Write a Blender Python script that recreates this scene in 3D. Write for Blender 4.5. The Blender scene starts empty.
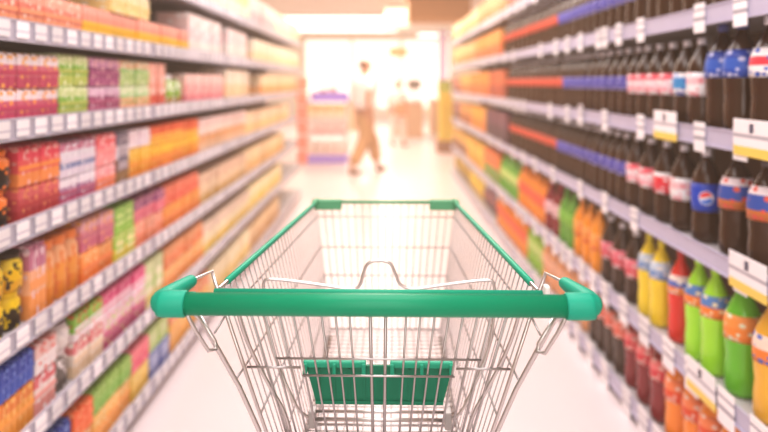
import bpy, bmesh, math, random
from mathutils import Vector, Matrix
random.seed(7)
C = bpy.context.scene.collection
F = 640.0; CX = 384.0; HY = 82.0; EYE = 1.3      # focal length in pixels, horizon row, eye height

# ------------------------------------------------------------------ materials
def srgb(h):
    h = h.lstrip('#'); o = []
    for i in (0, 2, 4):
        c = int(h[i:i+2], 16)/255
        o.append(c/12.92 if c <= .04045 else ((c+.055)/1.055)**2.4)
    return (*o, 1)
def col(c): return srgb(c) if isinstance(c, str) else (*c[:3], 1)
MATS = {}
def mat(name, c, rough=.5, metal=0, emit=0, spec=.5, noise=0, nscale=20, coat=0, alpha=1, trans=0):
    if name in MATS: return MATS[name]
    m = bpy.data.materials.new(name); m.use_nodes = True; MATS[name] = m
    nt = m.node_tree; b = nt.nodes['Principled BSDF']
    b.inputs['Base Color'].default_value = col(c)
    b.inputs['Roughness'].default_value = rough; b.inputs['Metallic'].default_value = metal
    b.inputs['Specular IOR Level'].default_value = spec
    b.inputs['Coat Weight'].default_value = coat
    b.inputs['Transmission Weight'].default_value = trans
    b.inputs['Alpha'].default_value = alpha
    if emit:
        b.inputs['Emission Color'].default_value = col(c); b.inputs['Emission Strength'].default_value = emit
    tc = nt.nodes.new('ShaderNodeTexCoord'); n = nt.nodes.new('ShaderNodeTexNoise')
    n.inputs['Scale'].default_value = nscale
    nt.links.new(tc.outputs['Object'], n.inputs['Vector'])
    mx = nt.nodes.new('ShaderNodeMix'); mx.data_type = 'RGBA'
    k = noise or .04
    cc = col(c); mx.inputs[6].default_value = (*[v*(1-k) for v in cc[:3]], 1)
    mx.inputs[7].default_value = (*[min(1, v*(1+k)) for v in cc[:3]], 1)
    nt.links.new(n.outputs['Fac'], mx.inputs[0]); nt.links.new(mx.outputs[2], b.inputs['Base Color'])
    return m

def band_mat(name, bands, accent=None, acc=.35, cells=5, rough=.45, vary=.12, stripes=0):
    """bands: [(start 0..1, colour)...] up the object; accent blotches of print; per-object brightness variation"""
    if name in MATS: return MATS[name]
    m = bpy.data.materials.new(name); m.use_nodes = True; MATS[name] = m
    nt = m.node_tree; N = nt.nodes; L = nt.links; b = N['Principled BSDF']
    b.inputs['Roughness'].default_value = rough
    tc = N.new('ShaderNodeTexCoord'); sp = N.new('ShaderNodeSeparateXYZ'); L.new(tc.outputs['Generated'], sp.inputs[0])
    r = N.new('ShaderNodeValToRGB'); r.color_ramp.interpolation = 'CONSTANT'
    while len(r.color_ramp.elements) < len(bands): r.color_ramp.elements.new(.5)
    for e, (p, c) in zip(r.color_ramp.elements, bands): e.position = p; e.color = col(c)
    if len(bands) == 1: r.color_ramp.elements[1].color = col(bands[0][1])
    L.new(sp.outputs['Z'], r.inputs[0]); out = r.outputs[0]
    if accent:
        v = N.new('ShaderNodeTexVoronoi'); v.inputs['Scale'].default_value = cells; L.new(tc.outputs['Generated'], v.inputs['Vector'])
        mt = N.new('ShaderNodeMath'); mt.operation = 'LESS_THAN'; mt.inputs[1].default_value = acc
        L.new(v.outputs['Distance'], mt.inputs[0])
        mx = N.new('ShaderNodeMix'); mx.data_type = 'RGBA'; mx.inputs[7].default_value = col(accent)
        L.new(mt.outputs[0], mx.inputs[0]); L.new(out, mx.inputs[6]); out = mx.outputs[2]
    oi = N.new('ShaderNodeObjectInfo'); mr = N.new('ShaderNodeMapRange')
    mr.inputs['To Min'].default_value = 1-vary; mr.inputs['To Max'].default_value = 1+vary*.5
    L.new(oi.outputs['Random'], mr.inputs['Value'])
    mm = N.new('ShaderNodeMix'); mm.data_type = 'RGBA'; mm.blend_type = 'MULTIPLY'; mm.inputs[0].default_value = 1
    L.new(out, mm.inputs[6]); L.new(mr.outputs[0], mm.inputs[7]); L.new(mm.outputs[2], b.inputs['Base Color'])
    return m

# ------------------------------------------------------------------ mesh helpers
def bx(bm, x0, x1, y0, y1, z0, z1, bev=0, mi=0):
    g = bmesh.ops.create_cube(bm, size=1, matrix=Matrix.Translation(((x0+x1)/2, (y0+y1)/2, (z0+z1)/2)) @ Matrix.Diagonal((abs(x1-x0), abs(y1-y0), abs(z1-z0), 1)))
    fs = set(f for v in g['verts'] for f in v.link_faces)
    for f in fs: f.material_index = mi
    if bev:
        es = list(set(e for v in g['verts'] for e in v.link_edges))
        r = bmesh.ops.bevel(bm, geom=es, offset=bev, segments=2, profile=.6, affect='EDGES')
        for f in r['faces']: f.material_index = mi
def lathe(bm, prof, seg=16, mi=0, cx=0, cy=0, a0=0):
    rings = []
    for r, z in prof:
        rings.append([bm.verts.new((cx+r*math.cos(a0+2*math.pi*k/seg), cy+r*math.sin(a0+2*math.pi*k/seg), z)) for k in range(seg)])
    for a, b in zip(rings, rings[1:]):
        for k in range(seg):
            f = bm.faces.new((a[k], a[(k+1) % seg], b[(k+1) % seg], b[k])); f.smooth = True; f.material_index = mi
    for ring, rev in ((rings[0], True), (rings[-1], False)):
        f = bm.faces.new(ring[::-1] if rev else ring); f.material_index = mi
def sweep(bm, pts, rad, seg=8, mi=0, round_ends=False):
    pts = [Vector(p) for p in pts]; n = len(pts)
    rad = list(rad) if isinstance(rad, (list, tuple)) else [rad]*n
    if round_ends:
        d0 = (pts[0]-pts[1]).normalized(); d1 = (pts[-1]-pts[-2]).normalized(); r0, r1 = rad[0], rad[-1]
        pts = [pts[0]+d0*r0*.5, pts[0]+d0*r0*.3] + pts + [pts[-1]+d1*r1*.3, pts[-1]+d1*r1*.5]
        rad = [r0*.35, r0*.8] + rad + [r1*.8, r1*.35]; n = len(pts)
    tan = []
    for i in range(n):
        a = pts[max(i-1, 0)]; b = pts[min(i+1, n-1)]
        t = Vector((0, 0, 0))
        if i > 0: t += (pts[i]-pts[i-1]).normalized()
        if i < n-1: t += (pts[i+1]-pts[i]).normalized()
        tan.append(t.normalized() if t.length > 1e-6 else (b-a).normalized())
    up = Vector((0, 0, 1)) if abs(tan[0].z) < .9 else Vector((1, 0, 0))
    nrm = (up - tan[0]*up.dot(tan[0])).normalized(); rings = []
    for i in range(n):
        nrm = (nrm - tan[i]*nrm.dot(tan[i])).normalized(); bi = tan[i].cross(nrm)
        rings.append([bm.verts.new(pts[i] + (nrm*math.cos(2*math.pi*k/seg) + bi*math.sin(2*math.pi*k/seg))*rad[i]) for k in range(seg)])
    for a, b in zip(rings, rings[1:]):
        for k in range(seg):
            f = bm.faces.new((a[k], a[(k+1) % seg], b[(k+1) % seg], b[k])); f.smooth = True; f.material_index = mi
    for ring in (rings[0][::-1], rings[-1]):
        f = bm.faces.new(ring); f.material_index = mi
def smooth_path(pts, it=2):
    pts = [Vector(p) for p in pts]
    for _ in range(it):
        q = [pts[0]]
        for a, b in zip(pts, pts[1:]): q += [a*.75+b*.25, a*.25+b*.75]
        q.append(pts[-1]); pts = q
    return pts
def mesh(name, fn, *mats):
    bm = bmesh.new(); fn(bm); bmesh.ops.recalc_face_normals(bm, faces=bm.faces)
    me = bpy.data.meshes.new(name); bm.to_mesh(me); bm.free()
    for m in mats: me.materials.append(m)
    return me
def put(name, me, parent=None, loc=(0, 0, 0), rz=0):
    o = bpy.data.objects.new(name, me); C.objects.link(o); o.location = loc; o.rotation_euler = (0, 0, rz)
    if parent: o.parent = parent
    return o
def tag(o, label, cat, group=None):
    o['label'] = label; o['category'] = cat
    if group: o['group'] = group
    return o
def thing(name, label, cat, loc=(0, 0, 0), rz=0, group=None): return tag(put(name, None, None, loc, rz), label, cat, group)
def part(name, fn, m, parent, **k): return put(name, mesh(name, fn, *(m if isinstance(m, (list, tuple)) else [m])), parent, **k)
def struct(name, fn, m):
    o = part(name, fn, m, None); o['kind'] = 'structure'; return o

# ------------------------------------------------------------------ room
M_floor = mat('floor_vinyl', (.80, .725, .745), rough=.3, noise=.03, nscale=1.5)
M_ceil = mat('ceiling_paint', (.80, .70, .62), rough=.9)
M_wall = mat('wall_paint', (.86, .78, .70), rough=.9)
M_beam = mat('beam_paint', (.62, .33, .14), rough=.8)
M_trim = mat('trim_paint', (.75, .68, .64), rough=.7)
struct('floor', lambda b: bx(b, -4.5, 4.5, -3, 22.2, -.1, 0), M_floor)
struct('ceiling', lambda b: bx(b, -4.5, 4.5, -3, 22.2, 2.8, 2.9), M_ceil)
struct('wall_left', lambda b: bx(b, -4.6, -4.5, -3, 22.2, -.1, 2.9), M_wall)
struct('wall_right', lambda b: bx(b, 4.5, 4.6, -3, 22.2, -.1, 2.9), M_wall)
struct('wall_rear', lambda b: bx(b, -4.6, 4.6, -3.1, -3, -.1, 2.9), M_wall)
def farwall(b):
    bx(b, -4.6, -2.75, 22, 22.2, 0, 2.8); bx(b, 2.3, 4.6, 22, 22.2, 0, 2.8); bx(b, -2.75, 2.3, 22, 22.2, 0, .35)
struct('wall_far', farwall, M_wall)
M_day = mat('daylight_window', (1.0, .985, .93), rough=1, emit=1.1)
M_frame = mat('window_frame_paint', (.9, .82, .72), rough=.6)
for i, (a, b_) in enumerate(((-2.75, -1.1), (-1.1, .6), (.6, 2.3))):
    w = struct('window_%d' % (i+1), lambda b: bx(b, a, b_, 22.08, 22.1, .35, 2.8), M_day)
    part('window_frame', lambda b: (bx(b, a, a+.05, 21.98, 22.08, .35, 2.8), bx(b, b_-.05, b_, 21.98, 22.08, .35, 2.8), bx(b, a, b_, 21.98, 22.08, .35, .42)), M_frame, w)
struct('trim_1', lambda b: bx(b, .42, 1.5, 11, 11.6, 2.36, 2.8), M_beam)
struct('trim_2', lambda b: bx(b, .02, .5, 12.6, 13.2, 2.38, 2.8), mat('soffit_paint', (.62, .50, .42), rough=.9))
struct('trim_3', lambda b: bx(b, -4.5, 4.5, 20.6, 20.9, 2.66, 2.8), mat('lintel_paint', (.75, .62, .50), rough=.9))
struct('baseboard_far', lambda b: bx(b, -4.5, 4.5, 21.94, 22, 0, .12), M_trim)
struct('trim_4', lambda b: bx(b, 1.62, 1.86, 18.8, 19.04, 0, 2.8), mat('lilac_column', (.72, .58, .85), rough=.7))

M_lamp = mat('lamp_diffuser', (1, .96, .90), emit=3, rough=1); M_case = mat('lamp_case', (.85, .83, .8), rough=.5)
def ceiling_light(x0, x1, y0, y1, label):
    t = thing('ceiling_light', label, 'light', ((x0+x1)/2, (y0+y1)/2, 2.8), group='ceiling lights of the shop')
    hx, hy = (x1-x0)/2, (y1-y0)/2
    part('housing', lambda b: (bx(b, -hx-.04, hx+.04, -hy-.04, -hy, -.06, 0), bx(b, -hx-.04, hx+.04, hy, hy+.04, -.06, 0), bx(b, -hx-.04, -hx, -hy, hy, -.06, 0), bx(b, hx, hx+.04, -hy, hy, -.06, 0)), M_case, t)
    part('diffuser', lambda b: bx(b, -hx, hx, -hy, hy, -.05, -.03), M_lamp, t)
ceiling_light(-2.4, .35, 14.2, 18.2, 'wide glowing white ceiling light panel above the walking man')
ceiling_light(1.05, 2.0, 19.2, 20.3, 'small glowing ceiling light panel near the lilac column by the windows')
def area(x, y, z, sx, sy, e, c=(1, .97, .97), rot=(0, 0, 0)):
    l = bpy.data.lights.new('lamp_or_fill', 'AREA'); l.shape = 'RECTANGLE'; l.size = sx; l.size_y = sy; l.energy = e; l.color = c
    o = bpy.data.objects.new('lamp_or_fill', l); C.objects.link(o); o.location = (x, y, z); o.rotation_euler = rot
for y, e in ((-1.2, 36), (1.2, 36), (3.6, 44), (6.0, 58), (8.6, 74), (12, 100), (17, 90)):
    area(0, y, 2.74, 1.7, 1.5, e, (1, .965, .985) if y < 5 else (1, .86, .74))
area(0, -2.6, 1.7, 3.4, 2.0, 52, (1, .98, 1), (math.radians(90), 0, 0))  # added fill light behind the camera, not a shop fitting

# warm flare and washed-out distance imitated by self-glowing air (thin, even)
W = bpy.data.worlds.new('glowing_air'); bpy.context.scene.world = W; W.use_nodes = True
nt = W.node_tree; nt.nodes['Background'].inputs[0].default_value = (.9, .85, .8, 1)
ab = nt.nodes.new('ShaderNodeVolumeAbsorption'); ab.inputs['Color'].default_value = (0, 0, 0, 1); ab.inputs['Density'].default_value = .022
em = nt.nodes.new('ShaderNodeEmission'); em.inputs[0].default_value = (1, .70, .52, 1); em.inputs[1].default_value = .024
ad = nt.nodes.new('ShaderNodeAddShader'); nt.links.new(ab.outputs[0], ad.inputs[0]); nt.links.new(em.outputs[0], ad.inputs[1])
nt.links.new(ad.outputs[0], nt.nodes['World Output'].inputs['Volume'])

# ------------------------------------------------------------------ shelving
XL, XR = .93, .95
LEFT = [1.72, 1.44, 1.19, .927, .656, .383, .09]
RIGHT = [1.85, 1.506, 1.15, .797, .41, .07]
M_board = mat('shelf_board_paint', (.55, .53, .55), rough=.5)
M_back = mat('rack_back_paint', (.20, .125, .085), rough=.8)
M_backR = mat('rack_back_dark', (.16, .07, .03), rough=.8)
M_post = mat('rack_post_paint', (.55, .52, .52), rough=.5)
M_railL = mat('price_rail_grey', (.52, .50, .58), rough=.4)
M_railR = mat('price_rail_lilac', (.53, .51, .66), rough=.35)
M_tag = band_mat('price_tag_paper', [(0, '#f4f1f4'), (.35, '#cfcad6'), (.48, '#f4f1f4')], vary=.18)
M_tagR = band_mat('price_card_paper', [(0, '#f3d66a'), (.26, '#f6f3f6'), (.5, '#b9b4bd'), (.6, '#f6f3f6')], vary=.05)
M_tagW = band_mat('price_card_white', [(0, '#f6f3f6'), (.4, '#a9a5b0'), (.52, '#f6f3f6'), (.74, '#8f8a98'), (.8, '#f6f3f6')], vary=.08)
me_tag = mesh('price_tag', lambda b: bx(b, -.002, .002, -.027, .027, -.021, .021, .001), M_tag)
me_card = mesh('price_card', lambda b: bx(b, -.002, .002, -.085, .085, -.052, .045, .001), M_tagR)
me_cardw = mesh('price_card', lambda b: bx(b, -.002, .002, -.032, .032, -.055, .034, .001), M_tagW)
def rack(side, y0, y1, nb, levels, xf, ztop):
    s = -1 if side == 'left' else 1; L = (y1-y0)/nb
    hx0, hx1 = xf*1.0, xf+.44
    X = lambda a, b: (min(s*a, s*b), max(s*a, s*b))
    words = ['nearest', 'second', 'third', 'fourth', 'fifth', 'farthest'] if nb == 6 else ['nearest', 'second', 'third', 'fourth', 'farthest']
    for i in range(nb):
        ya = y0+i*L
        t = thing('shelving_bay', '%s bay of the %s %s shop shelving, price rail on every shelf' % (words[i], 'grey' if s < 0 else 'lilac-railed', side), 'shelving', (0, ya, 0), group='shelving bays on the %s of the aisle' % side)
        part('back_panel', lambda b: bx(b, *X(hx1-.01, hx1+.02), 0.002, L-.002, .0, ztop), M_back if s < 0 else M_backR, t)
        for yy in (0, L):
            if yy == L and i < nb-1: continue
            part('upright', lambda b: (bx(b, *X(hx1-.05, hx1-.01), yy-.02 if yy else 0, (yy+.02) if not yy else L, 0, ztop), bx(b, *X(xf+.06, hx1), yy-.02 if yy else 0, (yy+.02) if not yy else L, 0, .05)), M_post, t)
        part('plinth', lambda b: bx(b, *X(xf+.03, xf+.05), 0, L, 0, levels[-1]-.03), M_post, t)
        for j, z in enumerate(levels):
            sh = part('shelf', lambda b: (bx(b, *X(xf+.006, hx1-.012), 0.002, L-.002, z-.022, z)), M_board, t)
            part('price_rail', lambda b: (bx(b, *X(xf, xf+.006), 0.001, L-.001, z-.034, z+.018), bx(b, *X(xf-.004, xf+.004), 0.001, L-.001, z-.038, z-.032), bx(b, *X(xf-.003, xf+.004), 0.001, L-.001, z+.014, z+.019)), M_railL if s < 0 else M_railR, sh)
            y = .05 if s < 0 else .06
            while y < L-(.03 if s < 0 else .055):
                yw = ya+y
                if s < 0:
                    step = .086 if yw < 4 else .13
                    me, dz = me_tag, -.008
                else:
                    step = (random.choice((.13, .16, .2)) if yw < 4.5 else .25) if j >= 4 else random.choice((.22, .34, .5))
                    me, dz = me_cardw, -.004
                vis = EYE-HY*yw/F*-1 if False else True
                py = HY+(EYE-z)*F/yw; px = s*xf*F/yw
                if abs(px) < 392 and -12 < py < 446 and (s < 0 or random.random() < .85):
                    tg = put('price_tag', me, sh, (s*(xf-.004), y, z+dz))
                    if s > 0 and j >= 4: tg.scale = (1, 1.3, 1.15)
                y += step
LY0, LY1, RY0, RY1 = 1.42, 7.2, 1.42, 9.0
rack('left', LY0, LY1, 5, LEFT, XL, 2.0)
rack('right', RY0, RY1, 6, RIGHT, XR, 2.2)
# the larger yellow-edged cards clipped to the right rails
def bigcard(px, z, label, me=me_card):
    y = F*XR/(px-CX)
    o = put('price_card', me, None, (XR-.0075, y, z)); tag(o, label, 'price card', 'large price cards clipped to the right shelves')
    part('clip', lambda b: bx(b, -.002, .0074, -.01, .01, .010, .034), M_railR, o)
bigcard(667, 1.158, 'white card with yellow lower edge, clipped to third right rail above dark colas')
bigcard(755, 1.158, 'large white card with yellow lower edge, at the near end of the third right rail')
bigcard(750, .80, 'white card with yellow lower edge, on the rail above the green bottles')
bigcard(582, 1.158, 'white card on the third right rail where violet labels begin', me_cardw)
bigcard(703, .41, 'white card with yellow lower edge, on the rail below the lime bottles')
bigcard(600, 1.50, 'small white card hanging from the second right rail above the violet labels', me_cardw)

# ------------------------------------------------------------------ products
ORD = ['nearest', 'second nearest', 'third nearest', 'fourth nearest', 'fifth nearest', 'sixth nearest', 'seventh nearest', 'eighth nearest', 'ninth nearest', 'tenth nearest', 'eleventh nearest', 'twelfth nearest',
       'thirteenth nearest', 'fourteenth nearest', 'fifteenth nearest', 'sixteenth nearest', 'seventeenth nearest', 'eighteenth nearest', 'nineteenth nearest', 'twentieth nearest']
LV_L = ['top', 'second', 'third', 'fourth', 'fifth', 'sixth', 'bottom']
LV_R = ['top', 'second', 'third', 'fourth', 'fifth', 'bottom']
USED = set()
PROTO = {}
M_wrapcap = mat('white_cap', (.85, .85, .88), rough=.35)
def carton_parts(kind, w, h, d, key, bands, accent):
    """returns list of (part name, mesh, is_root_child)"""
    k = ('c', kind, round(w, 3), round(h, 3), key)
    if k in PROTO: return PROTO[k]
    g_ = 1.5 if key[0] == 'r' else (1.25 if key[2] in 'hi' else 1)      # far pack colours darkened to offset the overbright light there
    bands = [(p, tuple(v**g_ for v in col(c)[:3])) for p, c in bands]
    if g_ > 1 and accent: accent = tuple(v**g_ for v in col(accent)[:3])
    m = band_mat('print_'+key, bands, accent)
    hw = w/2
    if kind == 'pack':        # shrink wrapped row of small drink bricks
        n = 3; e = w/n
        def f(b):
            for i in range(n):
                bx(b, 0, -d, -hw+i*e+.0008, -hw+(i+1)*e-.0008, 0, h*.93, .003)
                bx(b, -.004, -d+.004, -hw+i*e+.005, -hw+(i+1)*e-.005, h*.93, h, .002)
        r = [('drink_pack', mesh('drink_pack', f, m)), ('wrap_band', mesh('wrap_band', lambda b: (bx(b, .0015, 0, -hw, hw, h*.40, h*.52)), mat('wrap_'+key, col(bands[0][1])[:3], rough=.3)))]
    elif kind == 'jar':
        rr = hw*.96
        r = [('jar', mesh('jar', lambda b: lathe(b, [(rr*.9, 0), (rr, .008), (rr, h*.72), (rr*.8, h*.82), (rr*.75, h*.86)], 18, cx=-rr), m)),
             ('lid', mesh('lid', lambda b: lathe(b, [(rr*.84, h*.86), (rr*.86, h*.87), (rr*.86, h*.985), (rr*.8, h)], 18, cx=-rr), mat('lid_'+key, col(accent or '#dddddd')[:3], rough=.4)))]
    elif kind == 'bag':
        def f(b):
            nx, nz = 6, 8; F_, B_ = [], []
            for jz in range(nz+1):
                t = jz/nz
                for ix in range(nx+1):
                    u = ix/nx; bul = (max(0, math.sin(math.pi*min(1, t*1.02)))**.5)*(max(0, math.sin(math.pi*u))**.5)
                    yy = -hw+w*u
                    F_.append(b.verts.new((-.5*d+.5*d*bul, yy, t*h))); B_.append(b.verts.new((-.5*d-.5*d*bul-.001, yy, t*h)))
            for jz in range(nz):
                for ix in range(nx):
                    a = jz*(nx+1)+ix
                    for V, rev in ((F_, 0), (B_, 1)):
                        q = [V[a], V[a+1], V[a+nx+2], V[a+nx+1]]
                        b.faces.new(q[::-1] if rev else q).smooth = True
        r = [('snack_bag', mesh('snack_bag', f, m))]
    else:
        r = [('carton', mesh('carton', lambda b: bx(b, 0, -d, -hw+.001, hw-.001, 0, h-.001, .003), m)),
             ('front_panel', mesh('front_panel', lambda b: bx(b, .001, 0, -hw*.72, hw*.72, h*.3, h*.72), band_mat('panel_'+key, [(0, accent or '#f0e6e6'), (.35, bands[-1][1]), (.6, accent or '#f0e6e6')], None)))]
    PROTO[k] = r
    return r
CATS = {'pack': ('drink_pack', 'drink pack'), 'jar': ('jar', 'jar'), 'bag': ('snack_bag', 'snack bag'), 'box': ('carton', 'carton')}
def place(side, z, y, parts, name, cat, label, group, near, tilt=0):
    s = -1 if side == 'left' else 1
    xf = (XL if s < 0 else XR)+.018
    assert label not in USED, label
    USED.add(label)
    rz = 0 if s < 0 else math.pi
    loc = (s*(xf+random.uniform(0, .008)), y, z)
    if near and len(parts) > 1:
        t = thing(name, label, cat, loc, rz+tilt, group)
        for pn, me in parts: put(pn+'_body' if pn == name else pn, me, t)
    else:
        o = put(name, parts[0][1], None, loc, rz+tilt); tag(o, label, cat, group)
def run(side, lv, px0, px1, kind, desc, w, layers):
    """layers: [(height, key, bands, accent)] from the bottom up"""
    zs = LEFT if side == 'left' else RIGHT; words = LV_L if side == 'left' else LV_R
    xf = XL if side == 'left' else XR+.042
    far, near = sorted((abs(F*(xf+.018)/(px0-CX)), abs(F*(xf+.018)/(px1-CX))), reverse=True)
    far = min(far, (LY1 if side == 'left' else RY1)-.03); near = max(near, (LY0 if side == 'left' else RY0)+.02)
    n = max(1, int(round((far-near)/w))); ww = (far-near)/n
    if n > 20: n = 20; ww = (far-near)/n
    for li, (h, key, bands, accent) in enumerate(layers):
        zb = zs[lv]+sum(l[0] for l in layers[:li])+.0005*(li+1)
        for i in range(n):
            y = near+ww*(i+.5)
            parts = carton_parts(kind, ww*.97, h, .16 if kind != 'jar' else ww, key, bands, accent)
            lay = '' if len(layers) == 1 else (', stacked above', ', stacked below')[li == 0]
            o = ORD[i] if n > 1 else 'lone'
            nm, ct = CATS[kind]
            label = '%s %s on the %s %s shelf%s' % (o, desc, words[lv], side, lay)
            place(side, zb, y, parts, nm, ct, label, '%s on the %s %s shelf' % (desc.replace(' ', ' ')+'s', words[lv], side), y < 3.0 and kind != 'bag')

def bottle_parts(key, liquid, capc, lab, H=.29, r=.045, lz=(.36, .62), rough=.18):
    if key in PROTO: return PROTO[key]
    prof = [(r*.72, 0), (r*.92, .004), (r, .02), (r*.99, H*.22), (r*.93, H*.32), (r*.97, H*.40), (r, H*.5), (r*.99, H*.62), (r*.88, H*.71), (r*.62, H*.80), (r*.36, H*.875), (r*.26, H*.91), (r*.26, H*.94)]
    def rad(z):
        for (r0, z0), (r1, z1) in zip(prof, prof[1:]):
            if z0 <= z <= z1: return r0+(r1-r0)*(z-z0)/(z1-z0)
        return r
    ml = mat('liquid_'+key, liquid, rough=rough, coat=.3); mc = mat('cap_'+key, capc, rough=.4); mb = band_mat('label_'+key, lab[0], lab[1], cells=4, vary=.05, rough=.4)
    z0, z1 = H*lz[0], H*lz[1]
    fb = lambda b, mi=0: lathe(b, prof, 16, mi, cx=-r)
    fc = lambda b, mi=0: lathe(b, [(r*.29, H*.925), (r*.31, H*.93), (r*.31, H*.995), (r*.26, H)], 12, mi, cx=-r)
    fl = lambda b, mi=0: lathe(b, [(rad(z0+(z1-z0)*k/4)+.0016, z0+(z1-z0)*k/4) for k in range(5)], 16, mi, cx=-r)
    # parts keep their own mesh; distant ones are one mesh with three materials (label bands done by a plain sleeve)
    mf = mat('sleeve_'+key, col(lab[0][len(lab[0])//2][1])[:3], rough=.4)
    def fall(b): fb(b, 0); fc(b, 1); fl(b, 2)
    PROTO[key] = ([('bottle_body', mesh('bottle_body', fb, ml)), ('bottle_cap', mesh('bottle_cap', fc, mc)), ('bottle_label', mesh('bottle_label', fl, mb))], mesh('bottle', fall, ml, mc, mf))
    return PROTO[key]
def brun(lv, px0, px1, desc, spec, w=.10, name='cola_bottle', extra=None):
    far, near = F*(XR+.06)/(px0-CX), F*(XR+.06)/(px1-CX)
    near = max(near, RY0+.03)
    n = max(1, int(round((far-near)/w))); ww = (far-near)/n
    rr = spec[-1].get('r', .045) if isinstance(spec[-1], dict) else .045; n = max(1, min(n, int((far-near)/(2*rr+.006)))); ww = (far-near)/n
    key = spec[0]; parts, whole = bottle_parts(*spec) if not isinstance(spec[-1], dict) else bottle_parts(*spec[:-1], **spec[-1])
    for i in range(n):
        y = near+ww*(i+.5)+random.uniform(-.003, .003)
        o = ORD[i] if n > 1 else 'lone'
        label = '%s %s on the %s right shelf' % (o, desc, LV_R[lv])
        assert label not in USED, label
        USED.add(label); g = '%ss on the %s right shelf' % (desc.split(' with')[0], LV_R[lv])
        loc = (XR+.022+random.uniform(0, .008), y, RIGHT[lv]+.0005); rz = math.pi+random.uniform(-.0, .0)
        if y < 3.4:
            t = thing(name, label, 'bottle', loc, rz, g)
            for pn, me in parts:
                q = put(pn, me, t)
                if extra and pn == 'bottle_label': extra(q)
        else:
            tag(put(name, whole, None, loc, rz), label, 'bottle', g)

# ---- left side: (colours read off the shelves)
def Bd(*a): return [(i/len(a), c) for i, c in enumerate(a)]
P, Y_, G, V, O_, Rr, Cr = '#f08fa0', '#f7c64e', '#a9cf6a', '#b0638c', '#f59a4a', '#e2503e', '#f6e3cf'
R = lambda *a: run('left', *a)
R(0, 196, 222, 'box', 'pale pink carton', .17, [(.2, 'l0a', Bd('#f4dccb', '#f0c8bd'), '#ffffff')])
R(0, 222, 250, 'box', 'yellow and cream carton', .2, [(.2, 'l0b', Bd('#f6e6c8', '#f5cf7a'), '#ffffff')])
R(0, 250, 276, 'box', 'mauve tinted carton', .24, [(.2, 'l0c', Bd('#d8b0b8', '#e9cfcf'), '#fff3e8')])
R(0, 276, 300, 'box', 'cream coloured carton', .24, [(.2, 'l0d', Bd('#f3dfc4', '#f7ead8'), '#f3b080')])
R(1, -8, 84, 'pack', 'salmon pink drink pack', .12, [(.105, 'l1a', Bd('#f0a37c', '#e88a78', '#f3b09a'), '#f9d7c4')])
R(1, 84, 112, 'pack', 'yellow and salmon drink pack', .12, [(.105, 'l1b', Bd('#f6c63c', '#f6c63c', '#f2a08c', '#f4b2a0'), None)])
R(1, 112, 150, 'pack', 'half yellow half pink drink pack', .12, [(.105, 'l1b', Bd('#f6c63c', '#f6c63c', '#f2a08c', '#f4b2a0'), None), (.09, 'l1c', Bd('#f7dc94', '#f5e3b0'), '#fdf6e0')])
R(1, 150, 189, 'pack', 'low yellow striped drink pack', .14, [(.105, 'l1b', Bd('#f6c63c', '#f6c63c', '#f2a08c', '#f4b2a0'), None)])
R(1, 189, 222, 'box', 'pale mauve carton', .20, [(.2, 'l1d', Bd('#f3e1da', '#e9cfd0', '#f0dcd8'), '#ffffff')])
R(1, 228, 247, 'box', 'white and mauve carton', .17, [(.19, 'l1e', Bd('#f5e6de', '#f0d6d4'), '#ffffff')])
R(1, 254, 300, 'box', 'cream and peach carton', .22, [(.18, 'l1f', Bd('#f7ddb4', '#f8ead2'), '#fff8ee')])
R(2, -8, 60, 'pack', 'magenta and white drink pack', .115, [(.092, 'l2a', Bd('#c94f74', '#cf6a80', '#efdfe2'), '#f3a656'), (.092, 'l2a2', Bd('#c2506c', '#d77a8a', '#f0e3e6'), '#f5b560')])
R(2, 60, 90, 'pack', 'leaf green drink pack', .12, [(.098, 'l2b', Bd('#b9c96a', '#8fc25a', '#cfe0a0'), '#eef3d0'), (.095, 'l2b', Bd('#b9c96a', '#8fc25a', '#cfe0a0'), '#eef3d0')])
R(2, 90, 121, 'pack', 'plum purple drink pack', .12, [(.095, 'l2c', Bd('#b85f86', '#9c4f7a', '#d9b6cc'), '#e9d3e0'), (.095, 'l2c2', Bd('#a95a86', '#8f4a78', '#c891b0'), '#f1c2c2')])
R(2, 121, 150, 'pack', 'pale green and peach drink pack', .13, [(.095, 'l2d', Bd('#f2b98c', '#a7cf90', '#cfe3b6'), '#f0f0d8'), (.095, 'l2d2', Bd('#bcd68f', '#9fcd82', '#e9c49c'), '#eef3dc')])
R(2, 150, 166, 'box', 'tall salmon red carton', .12, [(.19, 'l2e', Bd('#d9604c', '#e9907c', '#f1b0a0'), '#f5cabc')])
R(2, 169, 186, 'jar', 'green jar with white lid', .13, [(.14, 'l2f', Bd('#c6a35c', '#9fc45a', '#b7d27a'), '#ffffff')])
R(2, 186, 224, 'box', 'pink short carton', .15, [(.15, 'l2g', Bd('#e58a92', '#f0a7a6', '#f4c9c2'), '#fbe4dc')])
R(2, 226, 250, 'box', 'tall cream carton', .2, [(.19, 'l2h', Bd('#f9dfb8', '#f9eed8'), '#ffffff')])
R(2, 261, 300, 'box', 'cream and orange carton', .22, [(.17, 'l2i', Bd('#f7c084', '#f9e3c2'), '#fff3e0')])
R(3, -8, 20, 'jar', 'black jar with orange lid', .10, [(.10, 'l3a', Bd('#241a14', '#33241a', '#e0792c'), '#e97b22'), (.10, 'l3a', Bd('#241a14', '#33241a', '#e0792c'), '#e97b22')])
R(3, 21, 62, 'pack', 'red and pink drink pack', .105, [(.095, 'l3b', Bd('#b93c44', '#c9525a', '#d96a6c'), '#e89a6a'), (.105, 'l3b2', Bd('#f59a58', '#f0686a', '#ee5068'), '#f9c0b8')])
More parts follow.
